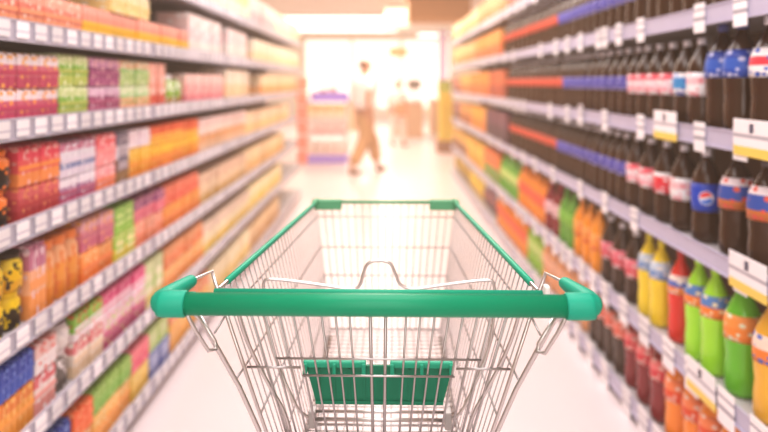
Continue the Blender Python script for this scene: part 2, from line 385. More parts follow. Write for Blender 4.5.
R(3, 62, 97, 'pack', 'white and mauve drink pack', .11, [(.085, 'l3c', Bd('#c05a80', '#b58aac', '#efe6ee'), '#f2eef4'), (.105, 'l3c2', Bd('#e6dcea', '#8d9ac4', '#ece6f0', '#d98aa8'), '#f4f0f6')])
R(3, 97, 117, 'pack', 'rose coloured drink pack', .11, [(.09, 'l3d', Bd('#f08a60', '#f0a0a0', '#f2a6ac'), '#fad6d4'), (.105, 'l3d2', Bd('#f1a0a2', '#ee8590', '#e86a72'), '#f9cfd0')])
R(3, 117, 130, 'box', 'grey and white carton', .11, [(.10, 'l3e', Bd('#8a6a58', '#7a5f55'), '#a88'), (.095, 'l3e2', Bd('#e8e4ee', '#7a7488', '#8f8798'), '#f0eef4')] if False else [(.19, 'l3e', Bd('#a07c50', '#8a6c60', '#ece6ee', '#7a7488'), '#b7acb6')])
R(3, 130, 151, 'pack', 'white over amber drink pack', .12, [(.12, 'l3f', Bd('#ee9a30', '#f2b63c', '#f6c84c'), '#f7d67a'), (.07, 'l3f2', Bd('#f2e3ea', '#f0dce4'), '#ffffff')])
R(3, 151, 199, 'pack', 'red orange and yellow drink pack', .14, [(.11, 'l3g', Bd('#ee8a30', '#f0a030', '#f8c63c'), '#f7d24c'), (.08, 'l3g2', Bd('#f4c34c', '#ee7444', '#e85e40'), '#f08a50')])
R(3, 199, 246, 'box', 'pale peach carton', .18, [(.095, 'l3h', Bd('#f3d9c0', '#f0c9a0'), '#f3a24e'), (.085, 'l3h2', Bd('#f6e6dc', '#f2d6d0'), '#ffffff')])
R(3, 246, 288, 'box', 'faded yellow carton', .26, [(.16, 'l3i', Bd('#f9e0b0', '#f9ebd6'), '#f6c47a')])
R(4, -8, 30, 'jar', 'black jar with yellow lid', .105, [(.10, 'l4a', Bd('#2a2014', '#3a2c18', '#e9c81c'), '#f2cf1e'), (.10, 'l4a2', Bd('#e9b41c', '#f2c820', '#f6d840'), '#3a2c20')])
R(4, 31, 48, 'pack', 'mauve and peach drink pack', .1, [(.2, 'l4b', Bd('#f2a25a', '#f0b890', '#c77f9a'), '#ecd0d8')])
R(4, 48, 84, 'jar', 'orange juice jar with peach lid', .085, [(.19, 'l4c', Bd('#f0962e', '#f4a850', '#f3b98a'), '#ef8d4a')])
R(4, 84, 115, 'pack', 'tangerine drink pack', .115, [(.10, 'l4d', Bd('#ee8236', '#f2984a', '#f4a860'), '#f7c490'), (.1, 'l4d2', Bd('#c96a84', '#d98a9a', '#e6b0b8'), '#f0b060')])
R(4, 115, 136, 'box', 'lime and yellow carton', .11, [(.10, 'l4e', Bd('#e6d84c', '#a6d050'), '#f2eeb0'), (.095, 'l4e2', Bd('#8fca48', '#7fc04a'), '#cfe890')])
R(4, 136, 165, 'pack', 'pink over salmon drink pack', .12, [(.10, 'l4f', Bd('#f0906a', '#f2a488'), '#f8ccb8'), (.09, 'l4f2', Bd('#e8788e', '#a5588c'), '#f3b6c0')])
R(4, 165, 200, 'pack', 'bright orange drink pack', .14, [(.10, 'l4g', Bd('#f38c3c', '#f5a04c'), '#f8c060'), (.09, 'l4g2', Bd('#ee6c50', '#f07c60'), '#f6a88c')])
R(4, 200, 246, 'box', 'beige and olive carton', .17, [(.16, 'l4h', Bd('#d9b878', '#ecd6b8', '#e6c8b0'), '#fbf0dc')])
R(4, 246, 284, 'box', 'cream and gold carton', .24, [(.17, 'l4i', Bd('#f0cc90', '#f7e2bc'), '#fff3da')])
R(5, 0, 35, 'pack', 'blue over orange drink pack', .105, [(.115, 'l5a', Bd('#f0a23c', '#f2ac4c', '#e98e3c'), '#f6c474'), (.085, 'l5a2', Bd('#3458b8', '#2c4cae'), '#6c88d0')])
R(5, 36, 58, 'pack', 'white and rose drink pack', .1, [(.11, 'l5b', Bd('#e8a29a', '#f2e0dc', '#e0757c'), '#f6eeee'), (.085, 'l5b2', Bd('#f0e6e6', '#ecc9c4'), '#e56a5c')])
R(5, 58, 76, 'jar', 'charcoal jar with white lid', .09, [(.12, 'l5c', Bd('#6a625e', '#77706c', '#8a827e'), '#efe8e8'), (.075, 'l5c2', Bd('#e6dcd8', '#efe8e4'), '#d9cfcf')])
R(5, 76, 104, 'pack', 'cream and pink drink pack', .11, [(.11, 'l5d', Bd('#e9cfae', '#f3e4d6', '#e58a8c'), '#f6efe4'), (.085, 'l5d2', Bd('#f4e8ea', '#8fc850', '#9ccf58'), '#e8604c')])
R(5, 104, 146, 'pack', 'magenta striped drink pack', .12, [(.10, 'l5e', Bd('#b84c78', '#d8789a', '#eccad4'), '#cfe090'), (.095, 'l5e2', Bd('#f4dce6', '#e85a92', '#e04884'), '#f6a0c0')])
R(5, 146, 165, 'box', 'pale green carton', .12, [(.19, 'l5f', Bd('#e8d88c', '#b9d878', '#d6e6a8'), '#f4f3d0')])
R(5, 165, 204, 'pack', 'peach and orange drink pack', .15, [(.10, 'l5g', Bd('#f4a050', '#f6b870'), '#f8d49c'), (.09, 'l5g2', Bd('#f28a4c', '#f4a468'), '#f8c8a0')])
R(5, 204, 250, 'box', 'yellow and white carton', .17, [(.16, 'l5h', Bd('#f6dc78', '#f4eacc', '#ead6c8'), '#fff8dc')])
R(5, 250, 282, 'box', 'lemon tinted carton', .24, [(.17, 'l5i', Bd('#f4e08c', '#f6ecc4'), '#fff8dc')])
R(6, 54, 74, 'pack', 'royal blue drink pack', .1, [(.19, 'l6a', Bd('#2c50b4', '#3860c0', '#2c4cae'), '#7c98dc')])
R(6, 74, 94, 'pack', 'red orange drink pack', .1, [(.10, 'l6b', Bd('#f0a050', '#f4b068'), '#f8d0a0'), (.09, 'l6b2', Bd('#f07434', '#ee6a30'), '#f6a070')])
R(6, 94, 132, 'pack', 'green over amber drink pack', .11, [(.11, 'l6c', Bd('#f2a650', '#f4b458', '#f6c878'), '#f8dca0'), (.08, 'l6c2', Bd('#8cc850', '#a0d060'), '#c8e490')])
R(6, 132, 150, 'pack', 'coral pink drink pack', .12, [(.10, 'l6d', Bd('#e6c050', '#f0d070'), '#f6e4a0'), (.09, 'l6d2', Bd('#e8607c', '#f07c8c'), '#f8b0b8')])
R(6, 150, 170, 'box', 'blue and lime carton', .13, [(.10, 'l6e', Bd('#6878c0', '#8090c8'), '#c0c8e4'), (.09, 'l6e2', Bd('#b4d870', '#c4e088'), '#e8f0c0')])
R(6, 170, 210, 'pack', 'golden orange drink pack', .15, [(.19, 'l6f', Bd('#f2b050', '#f4c068', '#f0906c'), '#f8dca0')])
R(6, 210, 250, 'box', 'soft yellow carton', .2, [(.18, 'l6g', Bd('#f0d484', '#f4e6bc'), '#fff8dc')])
R(6, 250, 280, 'box', 'tan carton', .26, [(.18, 'l6h', Bd('#d8b078', '#ead0a4'), '#f6e6c8')])

# ---- right side
dark = (.050, .020, .008)
red = ([(0, '#d84038'), (.4, '#e06850'), (.7, '#d84038')], '#f6d6d2')
vio = ([(0, '#4a48a8'), (.4, '#6e6cc0'), (.7, '#4a48a8')], '#b9b6e6')
pink = ([(0, '#f0a8b4'), (.35, '#f6dfe4'), (.7, '#e86878')], '#ffffff')
redw = ([(0, '#e04858'), (.5, '#e83848'), (.8, '#f6f0f2')], '#fbe8ea')
lblue = ([(0, '#f2f0f4'), (.3, '#4aa0dc'), (.8, '#f2f0f4')], '#4a6cc4')
whit = ([(0, '#f4f0f2'), (.5, '#f0c8cc'), (.8, '#f4f0f2')], '#e89098')
blue = ([(0, '#1f4cc0'), (.5, '#2050c8'), (.8, '#1c44b4')], None)
mult = ([(0, '#c9783c'), (.3, '#3a5cb0'), (.75, '#e8dce0')], '#e0604c')
wcap = (.86, .85, .90)
big = dict(H=.325, r=.051, lz=(.50, .74))
brun(1, 506, 562, 'dark cola bottle with red label', ('cr', (.075, .030, .010), wcap, red, dict(lz=(.42, .60))), .15)  # red and violet label colas: warm hazy glow mixed into the liquid colour
brun(1, 562, 640, 'dark cola bottle with violet label', ('cv', (.060, .025, .010), wcap, vio, dict(lz=(.40, .60))), .105)
brun(1, 640, 776, 'dark cola bottle with blue violet label', ('cv', (.060, .025, .010), wcap, vio, dict(lz=(.40, .60))), .10)
brun(2, 510, 567, 'dark cola bottle with red label', ('cr', (.075, .030, .010), wcap, red, dict(lz=(.42, .60))), .15)
brun(2, 567, 631, 'dark cola bottle with violet label', ('cv', (.060, .025, .010), wcap, vio, dict(lz=(.40, .60))), .105)
brun(2, 631, 676, 'dark cola bottle with pink and white label', ('cp', dark, wcap, pink))
brun(2, 676, 692, 'dark cola bottle with light blue label', ('cl', dark, wcap, lblue))
brun(2, 692, 709, 'dark cola bottle with white label', ('cw', dark, wcap, whit))
brun(2, 709, 749, 'big dark cola bottle with high blue label', ('cb', dark, (.10, .12, .35), ([(0, '#2a56b8'), (.3, '#3a68c4'), (.7, '#2448a8')], '#c8ccec'), big), .13)
brun(2, 749, 780, 'big dark cola bottle with white and red label', ('cx', dark, wcap, ([(0, '#f2eef0'), (.4, '#e0485a'), (.7, '#f2eef0')], '#4a6cc4'), big), .13)
brun(3, 512, 561, 'dark cola bottle with red label', ('cr', (.075, .030, .010), wcap, red, dict(lz=(.42, .60))), .15)
brun(3, 561, 630, 'dark cola bottle with violet label', ('cv', (.060, .025, .010), wcap, vio, dict(lz=(.40, .60))), .105)
brun(3, 630, 657, 'dark cola bottle with pink and white label', ('cp', dark, wcap, pink))
brun(3, 657, 672, 'dark cola bottle with red and white label', ('cq', dark, wcap, redw))
brun(3, 672, 690, 'dark cola bottle with white label', ('cw', dark, wcap, whit))
M_rr = mat('roundel_red', (.80, .05, .06), rough=.4); M_rw = mat('roundel_white', (.93, .93, .95), rough=.4); M_rb = mat('roundel_blue', (.05, .20, .70), rough=.4)
def roundel(parent):
    R0 = .045+.0022; cz = .29*.49; rr = .0215; ang0 = math.radians(62)   # turned towards the near end of the aisle
    def f(b):
        n = 22
        vs = {}
        def V(i, j):
            if (i, j) not in vs:
                u = -1+2*i/n; v = -1+2*j/n
                a = ang0+u*rr/R0; vs[i, j] = b.verts.new((-.045+R0*math.cos(a), R0*math.sin(a), cz+v*rr))
            return vs[i, j]
        for i in range(n):
            for j in range(n):
                u = -1+2*(i+.5)/n; v = -1+2*(j+.5)/n; q = math.hypot(u, v)
                if q > 1: continue
                fc = b.faces.new((V(i, j), V(i+1, j), V(i+1, j+1), V(i, j+1)))
                wv = .16*math.sin(u*2.6)
                fc.material_index = 1 if q > .88 else (0 if v > wv+.16 else (1 if v > wv-.16 else 2))
    part('roundel', f, [M_rr, M_rw, M_rb], parent)
brun(3, 690, 719, 'dark cola bottle with bright blue label and round emblem', ('ce', dark, wcap, blue, dict(H=.29, r=.045, lz=(.34, .64))), .2, extra=roundel)
brun(3, 719, 780, 'big dark cola bottle with blue orange label', ('cm', dark, (.12, .10, .12), mult, dict(H=.30, r=.050, lz=(.46, .76))), .12)
S = dict(name='soda_bottle')
mixl = ([(0, '#f2904c'), (.4, '#5a78c8'), (.7, '#f6e6e0')], '#f6f0e8')
brun(4, 503, 521, 'green soda bottle with pale label', ('sg0', (.18, .50, .06), (.3, .7, .1), ([(0, '#e8ecc0'), (.5, '#cfe48c')], None)), .14, **S)
brun(4, 521, 548, 'orange soda bottle with red label', ('so0', (.95, .33, .04), (.95, .4, .1), ([(0, '#e8503c'), (.5, '#f07050')], '#f8d0b0')), .14, **S)
brun(4, 548, 562, 'dark red soda bottle', ('sr0', (.30, .02, .03), (.7, .08, .08), ([(0, '#c83040'), (.5, '#f0c8cc')], None)), .14, **S)
brun(4, 562, 576, 'leaf green soda bottle', ('sg1', (.16, .45, .05), (.2, .6, .1), ([(0, '#f07c40'), (.5, '#8cc850')], None)), .14, **S)
brun(4, 576, 604, 'bright orange soda bottle', ('so1', (.95, .36, .03), (.95, .45, .12), ([(0, '#f6a040'), (.5, '#f4b060')], '#f06030')), .13, **S)
brun(4, 604, 641, 'dark cola bottle with pink label', ('cpk', dark, wcap, ([(0, '#e05868'), (.5, '#e88090')], '#fae0e4')), .125)
brun(4, 641, 666, 'yellow soda bottle with blue banded label', ('sy', (.92, .72, .03), (.90, .80, .05), ([(0, '#7ca0d0'), (.5, '#c8d8e8')], '#f6f0e8'), dict(H=.31, r=.043, lz=(.56, .76))), .094, **S)
brun(4, 666, 690, 'red soda bottle with orange label', ('sr', (.80, .035, .02), (.62, .03, .04), mixl, dict(H=.31, r=.043, lz=(.54, .74))), .094, **S)
brun(4, 690, 722, 'lime green soda bottle with orange label', ('sl', (.42, .85, .04), (.50, .90, .03), ([(0, '#f08c3c'), (.5, '#5c8cc8')], '#f4e8c0'), dict(H=.325, r=.044, lz=(.54, .74))), .096, **S)
brun(4, 722, 754, 'deep green soda bottle with orange label', ('sd', (.16, .58, .03), (.20, .50, .05), ([(0, '#f09440'), (.5, '#f2a050')], '#e8ecd0'), dict(H=.33, r=.05, lz=(.48, .70))), .11, **S)
brun(4, 754, 784, 'amber soda bottle with orange label', ('sa', (.85, .48, .05), (.8, .4, .05), ([(0, '#f08c3c'), (.5, '#f4e0d0')], '#5c78c8'), dict(H=.33, r=.05, lz=(.48, .70))), .11, **S)
brun(5, 500, 530, 'orange soda bottle with pink label', ('so0', (.95, .33, .04), (.95, .4, .1), ([(0, '#e8503c'), (.5, '#f07050')], '#f8d0b0')), .15, **S)
brun(5, 530, 546, 'lime soda bottle', ('sg2', (.35, .65, .06), (.3, .7, .1), ([(0, '#e8ecc0'), (.5, '#cfe48c')], None)), .14, **S)
brun(5, 546, 592, 'pale orange soda bottle', ('so2', (.90, .45, .22), (.9, .5, .2), ([(0, '#f09080'), (.5, '#f4c0a0')], '#f6f0e8')), .14, **S)
brun(5, 592, 627, 'dark cola bottle with salmon label', ('csl', dark, (.6, .1, .08), ([(0, '#e8705c'), (.5, '#f09080')], '#f6d8cc'), dict(H=.305, r=.047, lz=(.5, .74))), .105)
brun(5, 627, 669, 'dark red soda bottle with coral label', ('sdr', (.26, .01, .02), (.6, .05, .06), ([(0, '#d83848'), (.5, '#f08888')], '#f6d8cc'), dict(H=.305, r=.047, lz=(.5, .74))), .105, **S)
brun(5, 669, 745, 'vivid orange soda bottle', ('sov', (.95, .30, .03), (.9, .35, .05), ([(0, '#e8582c'), (.5, '#f6905c')], '#f8e0d0'), dict(H=.305, r=.048, lz=(.45, .7))), .105, **S)
R = lambda *a: run('right', *a)
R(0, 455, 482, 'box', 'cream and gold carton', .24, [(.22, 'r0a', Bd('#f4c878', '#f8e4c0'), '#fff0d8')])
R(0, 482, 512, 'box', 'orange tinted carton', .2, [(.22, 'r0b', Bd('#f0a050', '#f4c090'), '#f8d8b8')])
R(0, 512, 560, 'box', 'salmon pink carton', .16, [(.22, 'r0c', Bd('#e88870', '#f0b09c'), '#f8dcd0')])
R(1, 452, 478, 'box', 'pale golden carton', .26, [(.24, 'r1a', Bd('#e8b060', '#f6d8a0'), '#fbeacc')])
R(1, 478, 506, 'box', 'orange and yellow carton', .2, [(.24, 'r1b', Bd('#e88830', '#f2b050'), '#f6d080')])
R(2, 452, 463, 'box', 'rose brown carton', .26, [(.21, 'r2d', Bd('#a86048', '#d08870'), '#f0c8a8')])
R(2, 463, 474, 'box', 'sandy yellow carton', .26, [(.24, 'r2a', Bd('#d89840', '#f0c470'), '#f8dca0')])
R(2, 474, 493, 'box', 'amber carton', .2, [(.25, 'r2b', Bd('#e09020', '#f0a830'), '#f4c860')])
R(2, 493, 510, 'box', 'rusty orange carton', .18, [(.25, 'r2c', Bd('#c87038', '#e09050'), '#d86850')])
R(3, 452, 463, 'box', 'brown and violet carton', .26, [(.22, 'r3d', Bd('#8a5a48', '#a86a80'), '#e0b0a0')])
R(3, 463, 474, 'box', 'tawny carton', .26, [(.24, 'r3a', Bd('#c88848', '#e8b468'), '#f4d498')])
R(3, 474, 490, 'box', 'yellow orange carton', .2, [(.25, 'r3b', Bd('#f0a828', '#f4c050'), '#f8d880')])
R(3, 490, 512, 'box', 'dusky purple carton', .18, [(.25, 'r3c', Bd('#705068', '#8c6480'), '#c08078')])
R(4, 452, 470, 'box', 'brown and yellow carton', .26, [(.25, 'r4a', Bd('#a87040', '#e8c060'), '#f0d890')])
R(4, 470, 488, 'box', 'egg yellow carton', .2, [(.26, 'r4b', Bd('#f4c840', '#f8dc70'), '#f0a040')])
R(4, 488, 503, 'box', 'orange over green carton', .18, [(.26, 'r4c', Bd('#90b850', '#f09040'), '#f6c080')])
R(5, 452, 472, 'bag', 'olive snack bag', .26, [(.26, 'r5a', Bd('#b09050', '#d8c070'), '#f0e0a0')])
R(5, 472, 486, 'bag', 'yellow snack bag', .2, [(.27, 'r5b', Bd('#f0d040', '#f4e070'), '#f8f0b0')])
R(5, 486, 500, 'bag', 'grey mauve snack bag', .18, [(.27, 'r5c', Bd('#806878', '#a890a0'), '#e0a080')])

# ------------------------------------------------------------------ shopping trolley
M_wire = mat('chrome_wire', (.47, .455, .455), rough=.32, metal=.92)
M_dwire = mat('chrome_tube', (.64, .62, .61), rough=.3, metal=.95)
M_green = mat('green_handle', (.002, .30, .155), rough=.38, spec=.35)
M_cap = mat('green_cap', (.004, .38, .25), rough=.45, spec=.35)
M_guard = mat('green_guard', (.10, .38, .20), rough=.45)
M_rim = mat('green_sleeve', (.008, .38, .23), rough=.42, spec=.35)
M_flap = mat('green_flap', (.002, .22, .125), rough=.5, spec=.3)
M_rub = mat('black_rubber', (.03, .03, .03), rough=.7)
cart = thing('shopping_trolley', 'empty chrome wire shopping trolley with green handle and green rim', 'shopping trolley', (-.012, .842, 0), -.0188)
hz = 1.0065
part('handle_bar', lambda b: sweep(b, [(-.262, 0, hz), (.262, 0, hz)], .0148, 24), M_green, cart)
for s in (-1, 1):
    def cap(b):
        sweep(b, [(s*.249, 0, hz), (s*.251, 0, hz), (s*.280, 0, hz), (s*.286, 0, hz)], [.0162, .0175, .0175, .0165], 20)
        pp = smooth_path([(s*.271, 0, hz), (s*.287, .004, hz), (s*.2855, .03, hz+.001), (s*.278, .06, hz+.002), (s*.271, .09, hz+.003)], 2)
        sweep(b, pp, [.0168-.0085*(k/(len(pp)-1))**1.1 for k in range(len(pp))], 18, round_ends=True)
    part('handle_cap', cap, M_cap, cart)
TR, TF = Vector((.2425, .128, .985)), Vector((.184, .848, .981))
BR, BF = Vector((.146, .20, .62)), Vector((.142, .815, .662))
def side(s, a, t):
    p = TR.lerp(TF, a).lerp(BR.lerp(BF, a), t); return Vector((s*p.x, p.y, p.z))
LV = [.115, .36, .585, .82]
def mkside(s):
    def f(b):
        n = 30
        for i in range(1, n):
            a = i/n
            p, q = side(s, a, 0), side(s, a, 1)
            sweep(b, [p, q, q+Vector((-s*.012, 0, -.002))], .00125, 6)
        for k, t in enumerate(LV):
            pts = [side(s, a, t)+Vector((s*.002, 0, 0)) for a in (0, 1)]
            if k < 2: pts = [Vector(((-.236, .085, .935), (-.209, .10, .86))[k])*1.0] + pts; pts[0].x *= -s
            sweep(b, pts, .0016, 6)
    return f
for s in (-1, 1):
    part('side_mesh', mkside(s), M_wire, cart)
def front(b):
    n = 18
    for i in range(n+1):
        u = -1+2*i/n
        p = Vector((TF.x*u, TF.y, TF.z)); q = Vector((BF.x*u, BF.y, BF.z))
        sweep(b, [p, q], .0012, 6)
    for t in LV:
        p = TF.lerp(BF, t); sweep(b, [(-p.x, p.y+.002, p.z), (p.x, p.y+.002, p.z)], .0013, 6)
part('front_mesh', front, M_wire, cart)
def floor_mesh(b):
    n = 16
    for i in range(n+1):
        u = -1+2*i/n; sweep(b, [(BR.x*u, BR.y, BR.z), (BF.x*u, BF.y, BF.z)], .0013, 6)
    n = 30
    for i in range(n+1):
        p = BR.lerp(BF, i/n); sweep(b, [(-p.x, p.y, p.z-.0024), (p.x, p.y, p.z-.0024)], .0013 if i % 10 else .0028, 6)
part('floor_mesh', floor_mesh, M_wire, cart)
def rimpath(s): return [side(s, a, 0) for a in (0, .1, .3, .6, .93)] + [Vector((s*(TF.x+.002), TF.y-.03, TF.z+.001)), Vector((s*TF.x, TF.y-.008, TF.z+.005)), Vector((s*(TF.x-.008), TF.y, TF.z+.005))]
for s in (-1, 1):
    part('rim_wire', lambda b: sweep(b, rimpath(s), .0033, 10), M_dwire, cart)
    part('rim_sleeve', lambda b: sweep(b, [side(s, a, 0) for a in (.055, .2, .5, .8, .95)], .0056, 12, round_ends=True), M_rim, cart)
    def guard(b):
        x0, x1 = s*(TF.x+.003), s*(TF.x-.068)
        bx(b, min(x0, x1), max(x0, x1), TF.y-.010, TF.y+.010, TF.z-.018, TF.z+.009, .004)
        sweep(b, [(s*(TF.x+.002), TF.y-.035, TF.z), (s*(TF.x+.001), TF.y-.012, TF.z+.004), (s*(TF.x-.004), TF.y+.004, TF.z+.004)], [.0065, .009, .008], 12, round_ends=True)
    part('corner_guard', guard, M_guard, cart)
part('front_rim', lambda b: sweep(b, [(-TF.x, TF.y, TF.z+.002), (TF.x, TF.y, TF.z+.002)], .0046, 12), M_guard, cart)
part('rear_rim', lambda b: sweep(b, [(-.247, .122, .9825), (.247, .122, .9825)], .0052, 12), M_rim, cart)
# folding rear gate
GT, GB = Vector((.226, .136, .972)), Vector((.138, .205, .63))
def gp(u, s_): p = GT.lerp(GB, s_); return Vector((p.x*u, p.y, p.z))
def gate(b):
    n = 20
    for i in range(1, n):
        u = -1+2*i/n
        if abs(u) < .01: continue
        thick = abs(abs(u)-.1) < .02
        if thick: u = u*.55
        sweep(b, [gp(u, 0), gp(u, 1)], .0026 if thick else .0017, 8)
    for s_, u0, u1, r in ((.0, -1, 1, .002), (.30, -.80, .80, .0018), (.345, -1.05, -.62, .0020), (.345, .62, 1.05, .0020), (.385, -.62, .62, .0018), (.70, -1, 1, .0022), (1, -1, 1, .003)):
        a, c = gp(u0, s_), gp(u1, s_); a.y -= .004; c.y -= .004; sweep(b, [a, c], r, 8)
rg = part('rear_gate', gate, M_wire, cart)
for s in (-1, 1):
    part('gate_frame', lambda b: sweep(b, smooth_path([(s*.222, .138, .975), (s*.208, .148, .905), (s*.178, .165, .83), (s*.142, .188, .752), (s*.137, .205, .63)], 2), .0030, 10), M_dwire, rg)
# child seat
cs = part('child_seat_frame', lambda b: sweep(b, smooth_path([(-.112, .272, .712), (-.135, .262, .725), (-.150, .258, .752), (-.188, .27, .83), (-.205, .277, .90), (-.206, .278, .948), (-.198, .278, .956), (-.10, .278, .944), (-.052, .278, .936), (-.034, .278, .942), (-.031, .278, .962), (-.022, .278, .985), (.0, .278, .988), (.018, .278, .985), (.028, .278, .962), (.033, .278, .946), (.055, .278, .936), (.10, .278, .944), (.190, .278, .956), (.200, .278, .950), (.200, .277, .90), (.188, .27, .83), (.150, .258, .752), (.135, .262, .725), (.112, .272, .712)], 2), .0027, 10), M_dwire, cart)
part('seat_crossbar', lambda b: (sweep(b, [(-.116, .272, .712), (.116, .272, .712)], .0034, 10), sweep(b, [(-.112, .28, .722), (.112, .28, .722)], .0026, 10)), M_dwire, cs)
for s in (-1, 1):
    part('crossbar_bracket', lambda b: (bx(b, s*.118-.006, s*.118+.006, .262, .284, .70, .73, .002)), mat('grey_bracket', (.45, .44, .43), rough=.5, metal=.6), cs)
def flap(b):
    # tapered moulded panel with ribs
    w0, w1, z1, z0 = .122, .106, .828, .768; y0 = .222
    vs = []
    for (x, z) in ((-w0, z1), (w0, z1), (w1, z0), (-w1, z0)):
        vs.append((x, z))
    A = [b.verts.new((x, y0, z)) for x, z in vs]; B = [b.verts.new((x, y0+.006, z)) for x, z in vs]
    b.faces.new(A[::-1]); b.faces.new(B)
    for k in range(4): b.faces.new((A[k], A[(k+1) % 4], B[(k+1) % 4], B[k]))
    for k in range(-4, 5):
        bx(b, k*.025-.0015, k*.025+.0015, y0-.003, y0, z0+.004, z1-.004)
    bx(b, -w1, w1, y0-.004, y0+.008, z0-.003, z0+.003, .001)
fl = part('seat_flap', flap, M_flap, cs)
for (a, c) in ((-.126, -.022), (.018, .122)):
    part('flap_lip', lambda b: (bx(b, a, c, .212, .226, .828, .838, .003), bx(b, a, a+.007, .208, .222, .818, .836, .002), bx(b, c-.007, c, .208, .222, .818, .836, .002), bx(b, (a+c)/2-.003, (a+c)/2+.003, .208, .222, .818, .836, .002)), M_rim, cs)
for s in (-1, 1):
    part('handle_bracket', lambda b: (
        sweep(b, [(s*.274, .08, 1.010), (s*.258, .148, 1.006), (s*.2425, .124, .984), (s*.240, .118, .972)], .0030, 8),
        sweep(b, [(s*.258, .012, .998), (s*.247, .03, .96), (s*.232, .04, .928), (s*.224, .05, .926), (s*.226, .052, .936), (s*.246, .045, .975)], .0028, 8)), M_dwire, cart)
    part('chassis_upright', lambda b: sweep(b, [(s*.262, .02, 1.0), (s*.248, .055, .968), (s*.204, .10, .85), (s*.178, .118, .775), (s*.165, .12, .60), (s*.185, .09, .40), (s*.205, .04, .13)], .0036, 12), M_dwire, cart)
    part('basket_post', lambda b: sweep(b, [(s*.240, .124, .980), side(s, .0, .5)+Vector((0, -.004, 0)), side(s, 0, 1), Vector((s*.13, .22, .61))], .0030, 10), M_dwire, cart)
    part('rim_clip', lambda b: bx(b, s*.262-.006, s*.262+.006, .05, .066, .988, 1.002, .003) if s < 0 else bx(b, .246, .254, .10, .116, .984, 1.0, .003), M_rim if s < 0 else mat('white_clip', (.9, .9, .88), rough=.4), cart)
    part('side_support', lambda b: sweep(b, [(s*.165, .12, .60), (s*.15, .5, .60), (s*.14, .80, .645)], .005, 10), M_dwire, cart)
def chassis(b):
    sweep(b, [(-.205, .04, .13), (-.19, .4, .14), (-.15, .82, .14), (.15, .82, .14), (.19, .4, .14), (.205, .04, .13)], .0075, 12)
    for y in (.1, .3, .5, .7): sweep(b, [(-.2+.05*y, y, .137), (.2-.05*y, y, .137)], .004, 8)
    for s in (-1, 1): sweep(b, [(s*.15, .80, .645), (s*.16, .6, .38), (s*.18, .45, .14)], .006, 10)
part('base_frame', chassis, M_dwire, cart)
for (x, y) in ((-.205, .05), (.205, .05), (-.15, .80), (.15, .80)):
    cst = part('caster', lambda b: (bx(b, x-.018, x-.014, y-.02, y+.02, .05, .125), bx(b, x+.014, x+.018, y-.02, y+.02, .05, .125), bx(b, x-.018, x+.018, y-.022, y+.022, .118, .128)), M_dwire, cart)
    def wheel(b):
        lathe(b, [(.02, -.011), (.052, -.011), (.057, -.006), (.057, .006), (.052, .011), (.02, .011)], 24)
        bmesh.ops.rotate(b, verts=b.verts, cent=(0, 0, 0), matrix=Matrix.Rotation(math.pi/2, 3, 'Y')); bmesh.ops.translate(b, verts=b.verts, vec=(x, y, .0575))
    part('wheel', wheel, M_rub, cst)

# ------------------------------------------------------------------ people
def skinned(name, verts, edges, m, parent, sub=2):
    me = bpy.data.meshes.new(name); me.from_pydata([v[:3] for v in verts], edges, []); me.materials.append(m)
    o = put(name, me, parent)
    s = o.modifiers.new('skin', 'SKIN'); s.use_smooth_shade = True
    for i, v in enumerate(verts):
        r = v[3]; me.skin_vertices[0].data[i].radius = r if isinstance(r, tuple) else (r, r)
    me.skin_vertices[0].data[0].use_root = True
    sb = o.modifiers.new('sub', 'SUBSURF'); sb.levels = sub; sb.render_levels = sub
    return o
M_skin = mat('skin', (.62, .34, .22), rough=.5)
def hand(verts, edges, wi, wr, d, sc, thumb):
    """palm and five bent fingers grown from the wrist vertex wi at wr, pointing along d"""
    d = Vector(d).normalized(); sdv = d.cross(Vector((0, 1, 0.2))).normalized(); fw = Vector((0, 1, 0))*thumb
    wr = Vector(wr); pc = wr+d*.05*sc
    verts.append((*pc, .022*sc)); pi_ = len(verts)-1; edges.append((wi, pi_))
    for k, L in enumerate((.062, .072, .076, .066)):
        b0 = pc+d*.03*sc+fw*(.027-.018*k)*sc
        p1 = b0+d*L*.5*sc; p2 = p1+(d*.8+sdv*.45)*L*.5*sc
        n = len(verts); verts += [(*b0, .0085*sc), (*p1, .008*sc), (*p2, .0065*sc)]; edges += [(pi_, n), (n, n+1), (n+1, n+2)]
    t0 = pc+fw*.026*sc-d*.01*sc; t1 = t0+(fw*.7+d)*.022*sc; t2 = t1+(fw*.2+d)*.022*sc
    n = len(verts); verts += [(*t0, .011*sc), (*t1, .009*sc), (*t2, .007*sc)]; edges += [(pi_, n), (n, n+1), (n+1, n+2)]
